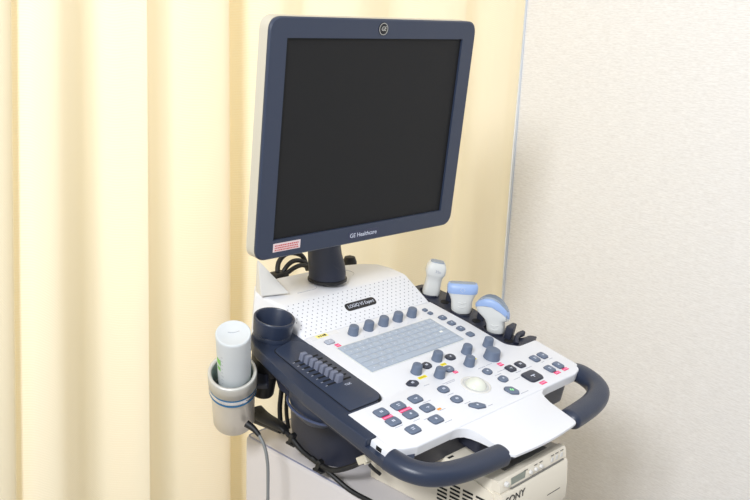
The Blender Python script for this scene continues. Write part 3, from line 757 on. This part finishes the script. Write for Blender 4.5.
bm = bmesh.new(); box(bm, (.020, -.0140, .030), (.0015, .0012, .008), .0004, 1); finish('probe_mark', bm, LENS, p3)

# ------------------------------------------------------------ gel warmer and bottle on the left
ax = Vector((-.30, -.36, .88)).normalized()
ex = Vector((.79, -.61, 0)); ex = (ex - ax * ex.dot(ax)).normalized(); ey = ax.cross(ex)
AM = Matrix((ex.to_4d(), ey.to_4d(), ax.to_4d(), (0, 0, 0, 1))).transposed(); AM[3] = (0, 0, 0, 1)
for i in range(3): AM[i][3] = 0
RIM = Vector((-.272, .100, Z0 - .0070))
base = RIM - ax * .112
GW = empty('gel_warmer', base, 'silver cylindrical gel warmer with a blue band, tilted beside the left rail', 'gel warmer')
GW.rotation_mode = 'QUATERNION'; GW.rotation_quaternion = AM.to_3x3().to_quaternion()
bm = bmesh.new(); lathe(bm, [(.001, -.013), (.024, -.013), (.030, -.011), (.0325, -.007), (.0330, .030), (.0335, .060), (.0340, .072)], 56, cap=False); lathe(bm, [(.0340, .072), (.0340, .0722), (.0285, .0722)], 56, cap=False); finish('warmer_body', bm, SILV, GW, angle=50)
bm = bmesh.new(); lathe(bm, [(.0341, .0715), (.0362, .0730), (.0368, .0765), (.0360, .0800), (.0350, .0815)], 56, cap=False); finish('chrome_band', bm, mat('polished_band', (225, 225, 228), .15, metal=.8), GW, angle=60)
for z in (.0815, .0690):
    bm = bmesh.new(); lathe(bm, [(.0345, z), (.0364, z + .0005), (.0366, z + .0025), (.0352, z + .004)], 56, cap=False); finish('blue_stripe', bm, TEAL, GW, angle=60)
bm = bmesh.new(); lathe(bm, [(.0350, .0850), (.0368, .0860), (.0372, .1090), (.0366, .1118), (.0350, .1125), (.0322, .1120), (.0312, .1095)], 56, cap=False); finish('warmer_rim', bm, SILVR, GW, angle=60)
bm = bmesh.new(); lathe(bm, [(.0313, .1100), (.0300, .085), (.0290, .008), (.001, .008)], 48, cap=False); finish('warmer_liner', bm, LINER, GW, angle=60)
bm = bmesh.new(); box(bm, (0, 0, 0), (.05, .030, .012), .002, 1, T(.030, .028, .055)); finish('mounting_bracket', bm, NAVYD, GW)
cbp = [(-.2425, .084, -.106), (-.2405, .076, -.112), (-.2395, .064, -.125), (-.240, .055, -.145), (-.240, .052, -.18), (-.241, .052, -.30), (-.244, .06, -.55), (-.26, .12, -.94)]
inv = Matrix.LocRotScale(base, GW.rotation_quaternion, None).inverted() @ T(0, 0, Z0)
bm = bmesh.new(); tube(bm, cbp, .0026, n=10); finish('power_cord', bm, GCAB, GW, inv, angle=60)
bm = bmesh.new(); tube(bm, [(-.248, .096, -.099), (-.2425, .084, -.106), (-.240, .074, -.114)], .0060, n=12, rfun=lambda t: 1 - .4 * t); finish('strain_relief', bm, BLACK, GW, inv, angle=60)
# gel bottle, upside down
bax = (ax + Vector((.03, .0, .0))).normalized()
bpos = RIM + ax * (-.021) + ex * .003
GB = empty('gel_bottle', bpos, 'translucent white gel bottle standing upside down in the silver warmer', 'bottle')
GB.rotation_mode = 'QUATERNION'; GB.rotation_quaternion = GW.rotation_quaternion
bm = bmesh.new(); lathe(bm, [(.010, -.030), (.020, -.020), (.0245, -.005), (.0250, .01), (.0252, .06), (.0256, .094), (.0258, .103), (.0257, .1060), (.0248, .1074), (.0235, .1076), (.0225, .1068), (.0, .1066)], 48, cap=False)
finish('bottle_body', bm, BOTTLE, GB, angle=60)
bm = bmesh.new(); lathe(bm, [(.010, -.032), (.010, -.055), (.004, -.060)], 24); finish('bottle_cap', bm, WHITE2, GB)
bm = bmesh.new(); tube(bm, [(-.008, .002, .1071), (0, .001, .1071), (.009, .004, .1071)], .0004, n=6); finish('embossed_mark', bm, GREYP, GB)
bm = bmesh.new()
for k, (a, z, w, h) in enumerate([(-150, .060, .2, .006), (-150, .045, .16, .004)]):
    aa = math.radians(a)
    vs = [bm.verts.new((.0256 * math.cos(aa + s * w), .0256 * math.sin(aa + s * w), z + t * h)) for s, t in ((-1, -1), (0, -1), (1, -1), (1, 1), (0, 1), (-1, 1))]
    bm.faces.new(vs)
me = finish('printed_mark', bm, [mat('green_print', (120, 190, 90), .5)], GB)
bm = bmesh.new()
for z in [.075 - .0085 * k for k in range(9)]:
    for s in range(1):
        aa = math.radians(-132); w = .06 if (round(z * 1000) % 2) else .10
        vs = [bm.verts.new((.0257 * math.cos(aa + q * w), .0257 * math.sin(aa + q * w), z + t * .0004)) for q, t in ((-1, -1), (1, -1), (1, 1), (-1, 1))]; bm.faces.new(vs)
finish('scale_marks', bm, GREYP, GB)

# ------------------------------------------------------------ light
def area(name, loc, target, sx, sy, power, color=(1, 1, 1)):
    l = bpy.data.lights.new(name, 'AREA'); l.shape = 'RECTANGLE'; l.size = sx; l.size_y = sy; l.energy = power; l.color = color
    o = bpy.data.objects.new(name, l); COL.objects.link(o); o.location = loc
    o.rotation_euler = (Vector(target) - Vector(loc)).to_track_quat('-Z', 'Y').to_euler(); return o
area('key_light', (-2.0, -.95, 2.35), (.1, 0, .9), .46, .46, 66, (.955, .975, 1))  # key area light from the upper left front
area('curtain_backlight', (.1, 1.0, 1.6), (.1, 0, 1.3), 2.4, 1.8, 17, (1, .98, .95))  # unseen backlight added to make the curtain folds glow; no window is modelled
area('overhead_fill', (.0, -.9, 2.75), (0, -.9, 0), 1.4, 1.4, 10, (1, .985, .965))  # unseen soft fill added overhead, no fitting modelled
w = bpy.data.worlds.new('world'); S.world = w; w.use_nodes = True
w.node_tree.nodes['Background'].inputs['Color'].default_value = (.89, .945, 1, 1)
w.node_tree.nodes['Background'].inputs['Strength'].default_value = .55

# ------------------------------------------------------------ camera
cam = bpy.data.cameras.new('camera'); co = bpy.data.objects.new('camera', cam); COL.objects.link(co)
R = Matrix(((.6971984, .1569812, -.6994793), (-.7157312, .2076023, -.6668060), (.0405375, .9655352, .2570963)))
co.matrix_world = T(-1.064027, -.941783, .535420 + Z0) @ R.to_4x4()
cam.sensor_width = 36; cam.lens = 919.1 / 750 * 36; cam.clip_start = .01
S.camera = co
S.view_settings.view_transform = 'Standard'; S.view_settings.look = 'None'; S.view_settings.exposure = -0.15; S.view_settings.gamma = 1
